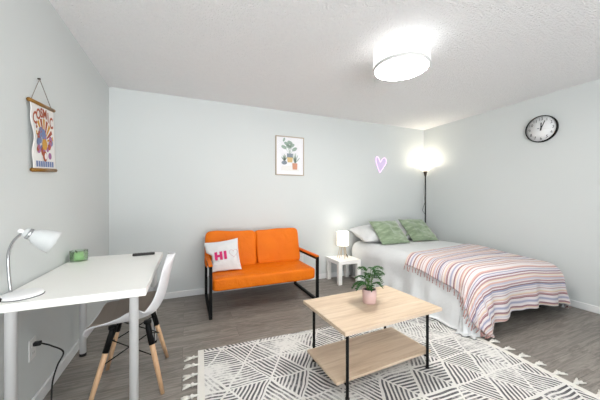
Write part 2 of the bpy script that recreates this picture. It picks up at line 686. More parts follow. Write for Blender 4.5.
def quad(cx, z0, z1, w0, w1, mi, y=-.0150):
    w.poly([(cx - w0, y, z0), (cx + w0, y, z0), (cx + w1, y, z1), (cx - w1, y, z1)], mi)


def leafline(x0, z0, x1, z1, th, mi, y=-.0146):
    d = Vector((x1 - x0, z1 - z0))
    ell((x0 + x1) / 2, (z0 + z1) / 2, d.length / 2, th, math.atan2(d.y, d.x), mi, y)


for dx, dz in ((-.045, .06), (-.02, .085), (0, .1), (.02, .085), (.045, .06), (-.03, .04), (.03, .05)):
    leafline(-.085, -.075, -.085 + dx, -.075 + dz, .007, 0)
ell(-.085, -.098, .042, .028, 0, 1)
quad(.0, -.09, -.005, .036, .045, 3)
quad(.0, -.02, .035, .045, .046, 1, -.0152)
for x, z in ((-.09, .12), (-.05, .17), (.0, .19), (.03, .15), (.07, .10), (-.02, .13)):
    leafline(0, .03, x, z, .0025, 0)
    ell(x, z, .042, .024, .5 if x > 0 else -.4, 0, -.0149)
ell(-.09, .225, .03, .015, 1.2, 0)
quad(.075, -.19, -.10, .034, .04, 2)
for x, z in ((.04, .0), (.06, .04), (.09, .05), (.12, .02), (.15, -.02), (.085, .0)):
    leafline(.075, -.10, x, z, .007, 0, -.0153)
w.poly([(-.14, -.0144, -.21), (.14, -.0144, -.21), (.12, -.0144, -.14), (-.12, -.0144, -.14)], 4)
w.build('plant_artwork', [M['sageink'], M['slateink'], M['terraink'], M['mustardink'], M['canvas']], t, fixn=False)
MB().box(-W2 + fw, W2 - fw, -.021, -.019, -H2 + fw, H2 - fw).build('glass_pane', M['pane'], t)

# ------------------------------------------------------------------ neon heart
t = thing('neon_heart_sign', 'lavender neon heart sign on the back wall above the bed', 'neon sign', (3.755, BACK_Y, 1.758))
ctl = [(-.022, -.148), (.045, -.06), (.108, .03), (.118, .10), (.085, .138), (.045, .125), (.012, .085), (-.012, .055), (-.03, .09), (-.058, .14), (-.09, .15), (-.105, .11), (-.094, .03), (-.062, -.06)]
hp = smooth_path([(x * .95, 0, z * .88) for x, z in ctl] + [(ctl[0][0] * .95, 0, ctl[0][1] * .88)], 6)
MB().tube([(p.x, -.018, p.z) for p in hp[:-1]], .0045, 10, closed=True).build('neon_tube', M['neon'], t)
pp = [(p.x, p.z) for p in hp[:-1]]
n = len(pp)
w = MB().add([(x, 0, z) for x, z in pp] + [(x, -.012, z) for x, z in pp],
             [tuple(range(n)), tuple(reversed(range(n, 2 * n)))] + [(i, n + i, n + (i + 1) % n, (i + 1) % n) for i in range(n)])
w.build('backing_panel', M['panel'], t)

# ------------------------------------------------------------------ hanging poster on the left wall (facing +X)
t = thing('hanging_poster', 'colourful poster hung by a string from bronze rails on the left wall', 'poster', (0, 2.055, 1.55))
t.rotation_euler = (.085, 0, 0)
def PL(y, z, x=.012):          # local point on the poster: y to the right as seen, z up
    return (x, y, z)
MB().tube([(.014, -.148, .192), (.014, .142, .192)], .011, 10).build('top_rail', M['rail'], t)
MB().tube([(.014, -.146, -.187), (.014, .138, -.187)], .011, 10).build('bottom_rail', M['rail'], t)
MB().tube([(.012, -.12, .198), (.008, -.004, .342), (.012, .118, .198)], .0018, 6).build('hanging_string', M['string'], t)
MB().lathe([(.005, 0), (.005, .012)], 10, T=Matrix.Translation((0, -.004, .342)) @ Matrix.Rotation(PI / 2, 4, 'Y')).build('nail', M['darkmetal'], t)
def px_curl(y, z):
    return .014 + .012 * sstep(.02, -.14, y) * math.cos(z * 16) ** 2 * (1 - (z / .19) ** 4)
MB().grid(lambda u, v: (px_curl(-.142 + .284 * u, -.19 + .38 * v), -.142 + .284 * u, -.19 + .38 * v), 24, 32).build('poster_sheet', M['canvas'], t, solid=.001, soff=0, fixn=False)
w = MB()
def PA(y, z, e=.0015):
    return (px_curl(y, z) + e, y, z)
def strip(pts_a, pts_b, mi, e=.0015):
    n = len(pts_a)
    w.add([PA(*p, e) for p in pts_a] + [PA(*p, e) for p in pts_b], [(i, i + 1, n + i + 1, n + i) for i in range(n - 1)], mi)
def disc(cy, cz, r, mi, e, sq=1):
    w.add([PA(cy, cz, e)] + [PA(cy + r * math.cos(2 * PI * i / 18), cz + r * sq * math.sin(2 * PI * i / 18), e) for i in range(18)],
          [(0, 1 + i, 1 + (i + 1) % 18) for i in range(18)], mi)
# arch of rays
for i in range(9):
    a0, a1 = PI * (.04 + .92 * i / 9), PI * (.04 + .92 * (i + .62) / 9)
    c = (.0, -.02)
    strip([(c[0] + .118 * math.cos(a) , c[1] + .135 * math.sin(a)) for a in (a0, (a0 + a1) / 2, a1)],
          [(c[0] + .04 * math.cos(a), c[1] + .045 * math.sin(a)) for a in (a0, (a0 + a1) / 2, a1)], 0 if i % 2 else 1)
rnd = random.Random(3)
for i in range(34):
    a = rnd.uniform(0, 2 * PI)
    rr = rnd.uniform(.045, .105)
    y, z = rr * math.cos(a), -.035 + rr * .8 * math.sin(a)
    if z > .05:
        z -= .05
    disc(max(-.11, min(.11, y)), z, rnd.uniform(.014, .024), rnd.choice((2, 2, 3, 3, 0)), .002 + .00002 * i)
disc(0, -.035, .034, 1, .003)
disc(0, -.105, .026, 0, .0032, 1.2)
disc(.008, -.104, .014, 4, .0036, 1.4)
w.build('poster_artwork', [M['rust'], M['ochre'], M['mauve'], M['blueink'], M['canvas']], t, fixn=False)
# arched title word
w = MB()
for i, ch in enumerate('COSMIC'):
    vs, fs = text_mesh(ch, .074, .0022)
    u = (i - 2.5) / 2.5
    cy = u * .098
    top = .150 - .030 * u * u
    w.add([PA(cy + v.x * .85, top - .006 + v.y * (1 + .25 * u * u) - .012 * u * u, .0022) for v in vs], fs)
w.build('title_lettering', M['rust'], t, fixn=False)
w = MB()
for i in range(8):
    y = -.098 + i * .028
    strip([(y - .011, -.135), (y + .011, -.135)], [(y - .011, -.168), (y + .011, -.168)], 0)
w.build('footer_blocks', M['blueink'], t, fixn=False)

# ------------------------------------------------------------------ outlets and cords
def outlet(label, loc, rz):
    t = thing('wall_outlet', label, 'outlet', loc, rz)        # plate in local xz, facing -Y
    MB().box(-.036, .036, -.006, 0, -.058, .058).build('cover_plate', M['plate'], t, bevel=.003)
    for z in (-.024, .024):
        s = MB().box(-.017, .017, -.008, -.005, z - .014, z + .014).build('socket', M['plate'], t, bevel=.002)
        MB().box(-.008, -.006, -.0085, -.007, z - .002, z + .008).box(.006, .008, -.0085, -.007, z - .002, z + .008).build('slots', M['hole'], s)
    return t
outlet('white wall outlet low on the left wall under the desk', (0, 1.955, .352), PI / 2)
outlet('white wall outlet low on the back wall between sofa and side table', (2.325, BACK_Y, .335), 0)
cord = smooth_path([(.04, 1.955, .376), (.075, 1.90, .392), (.105, 1.905, .372), (.13, 1.985, .29), (.09, 2.02, .20), (.075, 2.0, .12), (.08, 1.97, .03), (.09, 1.93, .006), (.125, 1.78, .006), (.135, 1.6, .006), (.13, 1.35, .006)], 6)
t = thing('power_cord', 'black power cord plugged into the left wall outlet and trailing to the floor', 'cord', (0, 0, 0))
MB().tube(cord, .0042, 8).build('cable', M['rubber'], t)
MB().box(.009, .042, 1.943, 1.967, .366, .388).build('plug', M['rubber'], t, bevel=.004)

# ------------------------------------------------------------------ desk
t = thing('desk', 'white desk with four round legs along the left wall', 'desk', (.308, 2.06, 0))
MB().box(-.3, .3, -.515, .515, .700, .737).build('desk_top', M['white'], t, bevel=.002)
for sx in (-1, 1):
    for sy in (-1, 1):
        x, y = sx * .238, sy * .45
        T = Matrix.Translation((x, y, 0))
        lg = MB().lathe([(.021, .02), (.021, .69), (.034, .692), (.034, .700)], 24, T=T).build('leg', M['whitemetal'], t)
        MB().lathe([(.022, 0), (.022, .02)], 24, T=T).build('foot_pad', M['rubber'], lg)

# desk lamp ---------------------------------------------------------------
t = thing('desk_lamp', 'white gooseneck desk lamp with round base at the near end of the desk', 'lamp', (.090, 1.650, .737))
MB().lathe([(.077, 0), (.077, .008), (.072, .014), (.05, .018), (.012, .022)], 48).build('base', M['whitemetal'], t)
MB().lathe([(.0785, 0), (.0785, .003)], 48).build('base_gasket', M['rubber'], t)
ROOT, CR, CF = Vector((-.042, .014, 0)), Vector((.92, -.39, 0)), Vector((.39, .92, 0))
st = smooth_path([ROOT + CR * q + Vector((0, 0, z)) for q, z in ((-.004, .020), (-.012, .09), (-.016, .17), (-.010, .215), (.010, .257), (.042, .287), (.058, .295))], 6)
MB().tube(st, .0062, 12).build('gooseneck', M['chrome'], t)
# shade: axis pointing over the desk and down
o = ROOT + CR * .062 + Vector((0, 0, .297))
d = (CR * .098 + CF * .092 - Vector((0, 0, .078))).normalized()
T = Matrix.Translation(o) @ d.to_track_quat('Z', 'Y').to_matrix().to_4x4()
MB().lathe([(.014, -.005), (.021, .0), (.023, .020), (.025, .028), (.035, .040), (.045, .066), (.053, .096), (.056, .117), (.0535, .117), (.050, .096), (.042, .068), (.032, .046), (.02, .03)], 40, T=T, caps=False).build('lamp_shade', M['lampwhite'], t)
MB().lathe([(.0235, .010), (.0252, .012), (.0258, .021), (.0245, .024)], 32, T=T).build('collar', M['chrome'], t)
MB().lathe([(.0, -.026), (.008, -.024), (.010, -.014), (.007, -.006), (.014, -.003)], 20, T=T, caps=False).build('socket_knob', M['whitemetal'], t)
MB().lathe([(.009, 0), (.009, .006)], 16, T=Matrix.Translation((-.047, -.060, .008)) @ Matrix.Rotation(PI / 2, 4, 'X')).build('switch_button', M['rubber'], t)
MB().lathe([(0, .06), (.012, .065), (.024, .085), (.026, .10), (.02, .118), (0, .124)], 20, T=T, caps=False).build('bulb', M['clockface'], t)

# candle ------------------------------------------------------------------
t = thing('candle', 'green candle in a low round glass jar on the desk by the wall', 'candle', (.070, 2.43, .737))
MB().lathe([(.046, .0), (.051, .006), (.053, .02), (.053, .078), (.0508, .078), (.0508, .012), (.0, .010)], 40, caps=False).build('glass_jar', M['glass'], t)
MB().lathe([(0, .011), (.0502, .011), (.0502, .063), (.0, .061)], 40, caps=False).build('wax', M['wax'], t)
for a in (.4, 2.5, 4.6):
    MB().tube([(.03 * math.cos(a), .03 * math.sin(a), .060), (.03 * math.cos(a), .03 * math.sin(a), .076)], .0022, 6).build('wick', M['wick'], t)

# remote ------------------------------------------------------------------
t = thing('remote_control', 'black remote control on the far right corner of the desk', 'remote', (.478, 2.475, .737), math.radians(6))
MB().box(-.078, .078, -.021, .021, 0, .018).build('remote_body', M['remote'], t, bevel=.006)
for i in range(5):
    for j in (-1, 0, 1):
        MB().lathe([(.0042, .017), (.0042, .0198)], 10, T=Matrix.Translation((-.058 + i * .02, j * .011, 0))).build('button', M['button'], t)
MB().lathe([(.013, .017), (.013, .0196)], 20, T=Matrix.Translation((.052, 0, 0))).build('direction_pad', M['button'], t)

# ------------------------------------------------------------------ shell chair (local +x is the front; turned to face the left wall)
t = thing('desk_chair', 'white moulded shell chair with wooden dowel legs tucked under the desk', 'chair', (.475, 2.03, 0), PI)
prof = smooth_path([(.225, .398), (.221, .422), (.188, .440), (.10, .436), (.0, .428), (-.09, .436), (-.155, .468), (-.196, .530), (-.218, .60), (-.236, .68), (-.250, .74), (-.262, .785), (-.272, .818)], 5)
NP = len(prof)
def shell(u, v):
    i = min(NP - 1, int(round(v * (NP - 1))))
    f, _, z = prof[i].x, 0, prof[i].y
    s = u * 2 - 1
    hw = .195 + .045 * sstep(0, .15, v) - .02 * sstep(.45, .8, v) - .03 * sstep(.7, .95, v)
    if v > .80:
        q = (v - .80) / .20
        hw *= math.sqrt(max(.01, 1 - (q * .985) ** 2.2))
    if v < .08:
        q = (.08 - v) / .08
        hw *= math.sqrt(max(.02, 1 - (q * .75) ** 2))
    seat = 1 - sstep(.42, .62, v)
    e = abs(s) ** 2.6
    lift = (.035 + .075 * math.exp(-((v - .42) / .16) ** 2)) * e
    return (f + lift * 1.35 * (1 - seat) + lift * .45 * seat * math.exp(-((v - .42) / .12) ** 2), s * hw, z + lift * seat * sstep(0, .15, v))
prof = [Vector((p.x * .915, p.y, 0)) for p in prof]
MB().grid(shell, 24, NP - 1).build('shell', M['plastic'], t, solid=.007, soff=0, subsurf=1)
def overlay(u, v):  # thin taupe layer laid just above the seat of the shell
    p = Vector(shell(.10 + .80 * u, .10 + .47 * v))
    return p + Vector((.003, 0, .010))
MB().grid(overlay, 20, NP // 2).build('seat_overlay', M['taupe'], t, solid=.006, soff=0, subsurf=1)['label'] = 'taupe overlay on the seat'
LEGS = []
for sx in (-1, 1):
    for sy in (-1, 1):
        a = Vector((sx * .092 - .005, sy * .120, .402))
        b = Vector((sx * .188 + .0, sy * .205, 0))
        LEGS.append((a, b))
        p = a.lerp(b, .30)
        lg = MB().tube([a.lerp(b, .12), a.lerp(b, .6), b], [.0155, .0145, .0115], 16).build('leg', M['beech'], t)
        MB().tube([a + Vector((0, 0, .018)), a.lerp(b, .05), a.lerp(b, .29)], [.012, .0165, .0172], 12).tube([a + Vector((0, 0, .010)), a + Vector((0, 0, .026))], .022, 12).build('leg_bracket', M['black'], lg)
w = MB()
for i, j in ((0, 1), (2, 3), (0, 2), (1, 3)):
    (a, b), (c, d) = LEGS[i], LEGS[j]
    w.tube([a.lerp(b, .12), c.lerp(d, .46)], .0036, 6).tube([c.lerp(d, .12), a.lerp(b, .46)], .0036, 6)
w.build('wire_brace', M['black'], t)

# ------------------------------------------------------------------ sofa
SX0, SX1, SY0, SY1 = 1.0, 2.21, 2.755, 3.47
t = thing('sofa', 'orange two-seat sofa with black metal frame against the back wall', 'sofa', ((SX0 + SX1) / 2, (SY0 + SY1) / 2, 0))
sofa = t
hw, hd = (SX1 - SX0) / 2, (SY1 - SY0) / 2
B = .030
for s in (-1, 1):
    x = s * (hw - B / 2)
    w = MB()
    w.box(x - B / 2, x + B / 2, -hd, -hd + B, 0, .520).box(x - B / 2, x + B / 2, hd - B, hd, 0, .520)
    w.box(x - B / 2, x + B / 2, -hd + B, hd - B, 0, B).box(x - B / 2, x + B / 2, -hd + B, hd - B, .520 - B, .520)
    w.build('side_frame', M['black'], t, bevel=.002)
    MB().box(x - .022, x + .022, -hd + .006, hd - .04, .516, .538).build('armrest', M['leather'], t, bevel=.010, bseg=3)
w = MB()
for y in (-hd + .10, hd - .12):
    w.box(-hw + B, hw - B, y - .015, y + .015, .27, .30)
w.box(-hw + B, hw - B, hd - .03, hd, .44, .47)
w.build('seat_rails', M['black'], t)


def cushion(fn_name, cx, cy, cz, hx, hy, hz, ex, mt, parent, rot=None, wr=0, seed=0, nu=28, label=None):
    """superellipsoid-like upholstered block, flat faces and soft edges"""
    w = MB()
    vs, fs = [], []
    N, K = nu * 2, nu
    for j in range(K + 1):
        ph = -PI / 2 + PI * j / K
        for i in range(N):
            th = 2 * PI * i / N
            def sp(c, e):
                return math.copysign(abs(c) ** e, c)
            x = sp(math.cos(ph), ex[1]) * sp(math.cos(th), ex[0])
            y = sp(math.cos(ph), ex[1]) * sp(math.sin(th), ex[0])
            z = sp(math.sin(ph), ex[1])
            p = Vector((x * hx, y * hy, z * hz))
            if wr:
                nz = noise.noise(p * 7 + Vector((seed, 0, 0))) * wr
                p += Vector((x, y, z)).normalized() * nz
            vs.append(p)
    for j in range(K):
        for i in range(N):
            k = (i + 1) % N
            fs.append((j * N + i, j * N + k, (j + 1) * N + k, (j + 1) * N + i))
    T = Matrix.Translation((cx, cy, cz))
    if rot is not None:
        T = T @ rot
    w.add(vs, fs, 0, True, T)
    o = w.build(fn_name, mt, parent)
    if label:
        o['label'] = label
    return o


# seat: one long upholstered slab
cushion('seat', 0, -.025, .327, hw - .031, .322, .071, (.10, .24), M['leather'], t, wr=.006)
for s, cxx, hxx in ((-1, -.308, .303), (1, .284, .288)):
    R_ = Matrix.Rotation(math.radians(-13), 4, 'X') @ Matrix.Rotation(math.radians(s * -1.0), 4, 'Y')
    cushion('back_cushion', cxx, .228, .580, hxx, .078, .222, (.22, .20), M['leather'], t, R_, wr=.016, seed=s * 3.1)


# ------------------------------------------------------------------ pillow geometry
def pillow_fn(w_, h_, th, pinch=.06, wr=.004, seed=0):
    def surf(u, v, side):
        a, b = u * 2 - 1, v * 2 - 1
        prof_ = (max(0, 1 - abs(a) ** 2.4) * max(0, 1 - abs(b) ** 2.4)) ** .55
        x = a * w_ / 2 * (1 - pinch * (1 - b * b) * abs(a) ** 2)
        y = b * h_ / 2 * (1 - pinch * (1 - a * a) * abs(b) ** 2)
        z = side * (th / 2 * prof_)
        n_ = noise.noise(Vector((a * 2.2 + seed, b * 2.2, side * 3))) * wr * 3 + noise.noise(Vector((a * 6 + seed, b * 6, side))) * wr
        return Vector((x, y, z + n_ * prof_))
    return surf


def pillow_mesh(fn, n=24):
    w = MB()
    w.grid(lambda u, v: fn(u, v, 1), n, n)
    w.grid(lambda u, v: fn(1 - u, v, -1), n, n)
    return w


def frame_T(loc, xdir, ydir):
    """matrix with local x along xdir and y near ydir"""
    x = Vector(xdir).normalized()
    y = Vector(ydir)
    z = x.cross(y).normalized()
    y = z.cross(x)
    m = Matrix((x, y, z)).transposed().to_4x4()
    return Matrix.Translation(loc) @ m


def press(o, others, gap=.010):
    """let a soft thing yield where it rests against firmer things"""
    bpy.context.view_layer.update()
    trees = []
    for q in others:
        mw = q.matrix_world
        trees.append(BVHTree.FromPolygons([mw @ v.co for v in q.data.vertices], [tuple(p.vertices) for p in q.data.polygons]))
    mw, inv = o.matrix_world, o.matrix_world.inverted()
    for _ in range(3):
        for v in o.data.vertices:
            p = mw @ v.co
            for t_ in trees:
                co, nr, ix, ds = t_.find_nearest(p)
                if co is not None and ds < .12 and (p - co).dot(nr) < gap:
                    p = co + nr * (gap + .002)
            v.co = inv @ p
    o.data.update()


# HI pillow
fn = pillow_fn(.37, .37, .12, .07, .003, 5)
o = pillow_mesh(fn).build('throw_pillow', M['pillow'], fixn=False)
tag(o, 'white throw pillow with pink HI lettering leaning at the left end of the orange sofa', 'pillow')
o.matrix_world = frame_T((1.170, 3.075, .549), (.985, -.10, .11), (-.19, .36, .92))
press(o, [c for c in sofa.children if c.name.split('.')[0] in ('seat', 'back_cushion', 'side_frame')])
for v in o.data.vertices:                     # the armrest dents the pillow's edge
    p = o.matrix_world @ v.co
    if .44 < p.z < .60 and p.x < 1.056:
        p.x += (1.056 - p.x) * sstep(.07, .035, abs(p.z - .527))
        v.co = o.matrix_world.inverted() @ p
face_tree = BVHTree.FromPolygons([v.co for v in o.data.vertices], [tuple(p.vertices) for p in o.data.polygons])
def onp(x, y, e=.003):
    hit = face_tree.ray_cast(Vector((x, y, .5)), Vector((0, 0, -1)))[0]
    return (x, y, (hit.z if hit else fn(x / .37 + .5, y / .37 + .5, 1).z) + e)
def bar(w_, x0, x1, y0, y1):
    n = 6
    w_.grid(lambda u, v: onp(x0 + (x1 - x0) * u, y0 + (y1 - y0) * v, .005), n, n)
    ring = [(x0 + (x1 - x0) * i / n, y0) for i in range(n)] + [(x1, y0 + (y1 - y0) * i / n) for i in range(n)] + [(x1 - (x1 - x0) * i / n, y1) for i in range(n)] + [(x0, y1 - (y1 - y0) * i / n) for i in range(n)]
    m = len(ring)
    w_.add([onp(*p, .005) for p in ring] + [onp(*p, -.002) for p in ring], [(i, (i + 1) % m, m + (i + 1) % m, m + i) for i in range(m)])
w = MB()
bar(w, -.086, -.057, -.040, .050)
bar(w, -.033, -.004, -.040, .050)
bar(w, -.060, -.030, -.008, .018)
bar(w, .012, .041, -.040, .050)
w.build('lettering', M['hotpink'], o)['label'] = 'pink HI letters'
hs = [(0.08 + .048 * (16 * math.sin(a) ** 3) / 17, .012 + .052 * (13 * math.cos(a) - 5 * math.cos(2 * a) - 2 * math.cos(3 * a) - math.cos(4 * a)) / 17) for a in [2 * PI * i / 48 for i in range(48)]]
MB().tube([onp(x + .036, y + .004, .002) for x, y in hs], .0019, 6, closed=True).build('heart_outline', M['rose'], o)['label'] = 'thin stitched heart outline'

# ------------------------------------------------------------------ side table and its lamp
t = thing('side_table', 'small white side table between the sofa and the bed', 'table', (2.908, 3.345, 0))
MB().box(-.182, .182, -.18, .18, .278, .330).build('table_top', M['white'], t, bevel=.002)
for sx in (-1, 1):
    for sy in (-1, 1):
        x, y = sx * .155, sy * .153
        MB().box(x - .027, x + .027, y - .027, y + .027, 0, .278).build('leg', M['white'], t, bevel=.002)

t = thing('table_lamp', 'small lit table lamp with white drum shade and gold wire legs on the side table', 'lamp', (2.908, 3.355, .3345))
MB().lathe([(.084, .180), (.086, .183), (.086, .378), (.084, .381)], 40, caps=False).build('lamp_shade', M['shade'], t, solid=.003)
for k in range(3):
    a = math.radians(-100 + 120 * k)
    c, s = math.cos(a), math.sin(a)
    MB().tube(smooth_path([(.035 * c, .035 * s, .22), (.045 * c, .045 * s, .15), (.075 * c, .075 * s, .012), (.080 * c, .080 * s, .003), (.072 * c, .072 * s, .004)], 5), .003, 8).build('wire_leg', M['gold'], t)
    MB().tube(smooth_path([(.035 * c, .035 * s, .22), (.02 * c - .03 * s, .02 * s + .03 * c, .14), (.04 * c - .055 * s, .04 * s + .055 * c, .010), (.045 * c - .06 * s, .045 * s + .06 * c, .003)], 5), .003, 8).build('wire_leg', M['gold'], t)
w = MB().tube([(.035 * math.cos(2 * PI * i / 24), .035 * math.sin(2 * PI * i / 24), .22) for i in range(24)], .003, 8, closed=True)
w.tube([(-.086, 0, .22), (.086, 0, .22)], .0025, 6).tube([(0, -.086, .22), (0, .086, .22)], .0025, 6)
w.build('shade_ring', M['gold'], t)
MB().lathe([(.013, .17), (.016, .18), (.016, .235), (.012, .24)], 16).build('bulb_socket', M['clockface'], t)
MB().lathe([(0, .24), (.015, .245), (.028, .28), (.026, .305), (.012, .322), (0, .325)], 20, caps=False).build('bulb', M['diffuser'], t)
c = MB().tube(smooth_path([(0, 0, .172), (.01, -.02, .09), (.03, -.045, .05), (.05, -.05, .008), (.09, .02, .0035), (.09, .13, .0035)], 6), .002, 6).build('lamp_cord', M['gold'], t)
MB().box(-.008, .008, -.018, .018, -.007, .007, T=Matrix.Translation((.042, -.048, .035)) @ Matrix.Rotation(.6, 4, 'Z') @ Matrix.Rotation(.9, 4, 'X')).build('inline_switch', M['rubber'], c, bevel=.003)

# ------------------------------------------------------------------ bed
BX0, BX1, BY0, BY1, TOP = 3.10, 4.575, 1.50, 3.42, .555
t = thing('bed', 'low double bed in the far right corner under white bedding', 'bed', ((BX0 + BX1) / 2, (BY0 + BY1) / 2, 0))
cx, cy = (BX0 + BX1) / 2, (BY0 + BY1) / 2
MB().box(-.665, .665, -.87, .955, .27, .485).build('mattress', M['mattress'], t, bevel=.10, bseg=5)
MB().box(-.64, .64, -.85, .945, .17, .268).build('bed_frame', M['black'], t, bevel=.004)
for sx in (-1, 1):
    for y in (-.78, .88):
        MB().lathe([(.016, 0), (.022, .17)], 16, T=Matrix.Translation((sx * .55, y, 0))).build('leg', M['black'], t)

RR = .16
IX0, IX1, IY0, IY1 = BX0 + RR, BX1 - RR, BY0 + RR, 9.0


def drape(px, py, off=0.0, zmin=.024, extra=0.0):
    """flat-cloth coordinates -> point on the draped bed surface"""
    dx = px - IX0 if px < IX0 else (px - IX1 if px > IX1 else 0)
    dy = py - IY0 if py < IY0 else 0
    d = math.hypot(dx, dy)
    top, r = TOP + off, RR + off
    top += .010 * noise.noise(Vector((px * 2.2, py * 2.2, 0))) + .004 * noise.noise(Vector((px * 6, py * 5, 2)))
    top -= .065 * sstep(3.75, 4.5, px) * sstep(2.5, 1.5, py)
    if d < 1e-6:
        return Vector((px, py, top))
    nx, ny = dx / d, dy / d
    q = r * PI / 2
    d2 = d * (1 + off / RR * .2)
    if d2 < q:
        a = d2 / r
        h, z = r * math.sin(a), top - r + r * math.cos(a)
    else:
        h, z = r + .03 * (d2 - q), top - r - (d2 - q)
    tt = px * abs(ny) + py * abs(nx) + .25 * math.atan2(ny, nx)
    wgt = sstep(.14, .55, d2)
    rip = math.sin(tt * 17 + 2.2 * noise.noise(Vector((tt * 2.1, 0, 5)))) * .55 + noise.noise(Vector((tt * 9, z * 2.0, 1))) * .9
    damp = .35 if nx > .5 else 1.0 - .8 * sstep(2.8, 3.1, py)
    h += wgt * .032 * (rip + .35) * damp + extra * wgt
    h += wgt * .05 * max(0, -nx) * max(0, -ny) - .035 * wgt * sstep(2.75, 3.1, py) * max(0, -nx)
    h += .09 * sstep(3.1, 2.5, py) * sstep(.34, .66, d2) * max(0, -nx) * (.5 + noise.noise(Vector((px * 3, py * 4.5, 8))))
    if z < zmin:
        h += min(.06, (zmin - z) * .55)
        z = zmin + .006 * (1 + noise.noise(Vector((px * 14, py * 14, 3))))
    x = min(max(px, IX0), IX1) + nx * h
    y = max(py, IY0) + ny * h
    return Vector((min(x, 4.60), y, z))


hangL, hangF, hangR = .665, .44, .50
def comf(u, v):
    px = IX0 - hangL + (IX1 - IX0 + hangL + hangR) * u
    py = IY0 - hangF + (BY1 - IY0 + hangF) * v
    return drape(px, py)
o = comforter = MB().grid(comf, 110, 110).build('comforter', M['cotton'], solid=.008, soff=-1, fixn=False)
tag(o, 'white comforter spread over the bed and hanging to the floor', 'comforter')

# striped blanket ---------------------------------------------------------
SK = math.tan(math.radians(8))
def hem(f):
    return [(.0, .66), (.06, .62), (.16, .545), (.35, .50), (.6, .49), (.85, .49), (1, .49)], f
def hem_d(f):
    pts = hem(f)[0]
    for (a, x), (b, y) in zip(pts, pts[1:]):
        if f <= b:
            return x + (y - x) * sstep(a, b, f)
    return pts[-1][1]
YB0, YB1 = 2.34, 2.56
def blan_flat(u, v):
    """v=0 at the head-side edge, 1 at the foot hem"""
    top = YB0 + (YB1 - YB0) * u
    lo = IY0 - hem_d(u)
    y = top + (lo - top) * v
    L = IX0 - (.215 + .13 * sstep(0, .75, v) + .10 * sstep(.45, .7, v) - .16 * sstep(.70, 1, v))
    Rr = IX1 + .33 + .02 * v
    return L + (Rr - L) * u, y
def blan(u, v):
    x, y = blan_flat(u, v)
    e = .010 * sstep(1, .4, v)
    return drape(x, y, .012, .03, .008)
NU, NV = 110, 110
w = MB().grid(blan, NU, NV)
o = w.build('throw_blanket', M['stripe'], solid=.004, soff=1, fixn=False)
tag(o, 'fringed throw blanket with thin pink, cream and lavender stripes over the foot of the bed', 'blanket')
uvl = o.data.uv_layers.new(name='UVMap')
flat = [blan_flat(i / NU, j / NV) for j in range(NV + 1) for i in range(NU + 1)]
for lp in o.data.loops:
    x, y = flat[lp.vertex_index]
    uvl.data[lp.index].uv = (x, (y - (x - IX0) * .15 * sstep(IY0 - .05, IY0 + .6, y)))
def tassel(u, v, du, seed):
    rn = random.Random(seed)
    p0 = blan(u, v)
    x, y = blan_flat(u, v)
    sgn = -1 if u < .5 else 1
    pts = []
    sw = rn.uniform(-.012, .012)
    L = rn.uniform(.045, .062)
    for k in range(5):
        s = k / 4
        q = drape(x + sgn * L * s, y + sw * s, .016, .030, .012)
        if sgn > 0:
            q.x += .010 * s
        pts.append(q)
    if (pts[-1] - pts[0]).length < .03:
        pts = [p0 + Vector((sgn * .04 * k / 4, sw * k / 4, -.002 * k)) for k in range(5)]
    MB().tube(pts, [.0022, .0028, .0058, .003, .0052], 6).build('tassel', M['blanket_yarn'], o)
for i in range(34):
    tassel(0, .012 + .955 * i / 33, 0, i)
for i in range(16):
    tassel(1, .30 + .68 * i / 15, 0, 100 + i)

# bed pillows -------------------------------------------------------------
bed_pillows = []
for i, (cx_, lab) in enumerate(((3.455, 'white bed pillow at the left, behind the left green cushion'), (4.165, 'white bed pillow behind the right green cushion'))):
    o = pillow_mesh(pillow_fn(.70, .46, .21, .06, .010, 11 + i)).build('bed_pillow', M['pillow'], fixn=False)
    tag(o, lab, 'pillow', 'white pillows at the head of the bed')
    o.matrix_world = frame_T((cx_, 3.297, .664), (1, 0, .0), (0, .96, .28))
    press(o, [comforter])
    bed_pillows.append(o)
# green cushions ----------------------------------------------------------
for i, (loc, xd, yd, lab) in enumerate((
        ((3.530, 3.080, .710), (.47, -.03, -.005), (.03, .335, .30), 'sage green cushion on the left half of the bed'),
        ((4.110, 3.095, .718), (.50, -.03, -.01), (.04, .335, .30), 'sage green cushion on the right half of the bed, by the wall'))):
    o = pillow_mesh(pillow_fn(.49, .455, .14, .06, .009, 21 + i)).build('cushion', M['velvet'], fixn=False)
    tag(o, lab, 'cushion', 'green velvet cushions on the bed')
    o.matrix_world = frame_T(loc, xd, yd)
    press(o, bed_pillows + [comforter])

# ------------------------------------------------------------------ floor lamp
t = thing('floor_lamp', 'black floor lamp with glowing bowl shade in the corner behind the bed', 'lamp', (4.630, 3.42, 0))
MB().lathe([(.10, 0), (.10, .010), (.09, .016), (.02, .022), (.014, .03)], 40).build('base', M['black'], t)
MB().lathe([(.0105, .02), (.0105, 1.605)], 16).build('pole', M['black'], t)
MB().lathe([(.013, 1.595), (.020, 1.61), (.030, 1.665), (.031, 1.68)], 24).build('collar', M['darkmetal'], t)
MB().lathe([(.03, 1.678), (.055, 1.69), (.082, 1.715), (.098, 1.75), (.104, 1.78), (.101, 1.78), (.094, 1.75), (.078, 1.72), (.05, 1.696), (0, 1.688)], 48, caps=False).build('lamp_shade', M['bowl'], t)
c = MB().tube(smooth_path([(-.012, -.006, 1.40), (-.014, -.012, 1.24), (-.016, -.012, 1.16), (-.07, -.02, 1.06), (-.085, -.02, 1.00), (-.05, -.02, .95), (-.016, -.012, .90), (-.014, -.012, .6), (-.014, -.012, .2), (.02, .05, .03), (.03, .09, .03)], 6), .0038, 6).build('lamp_cord', M['rubber'], t)
MB().box(-.009, .009, -.009, .009, -.03, .03, T=Matrix.Translation((-.017, -.013, 1.21))).build('inline_switch', M['rubber'], c, bevel=.003)

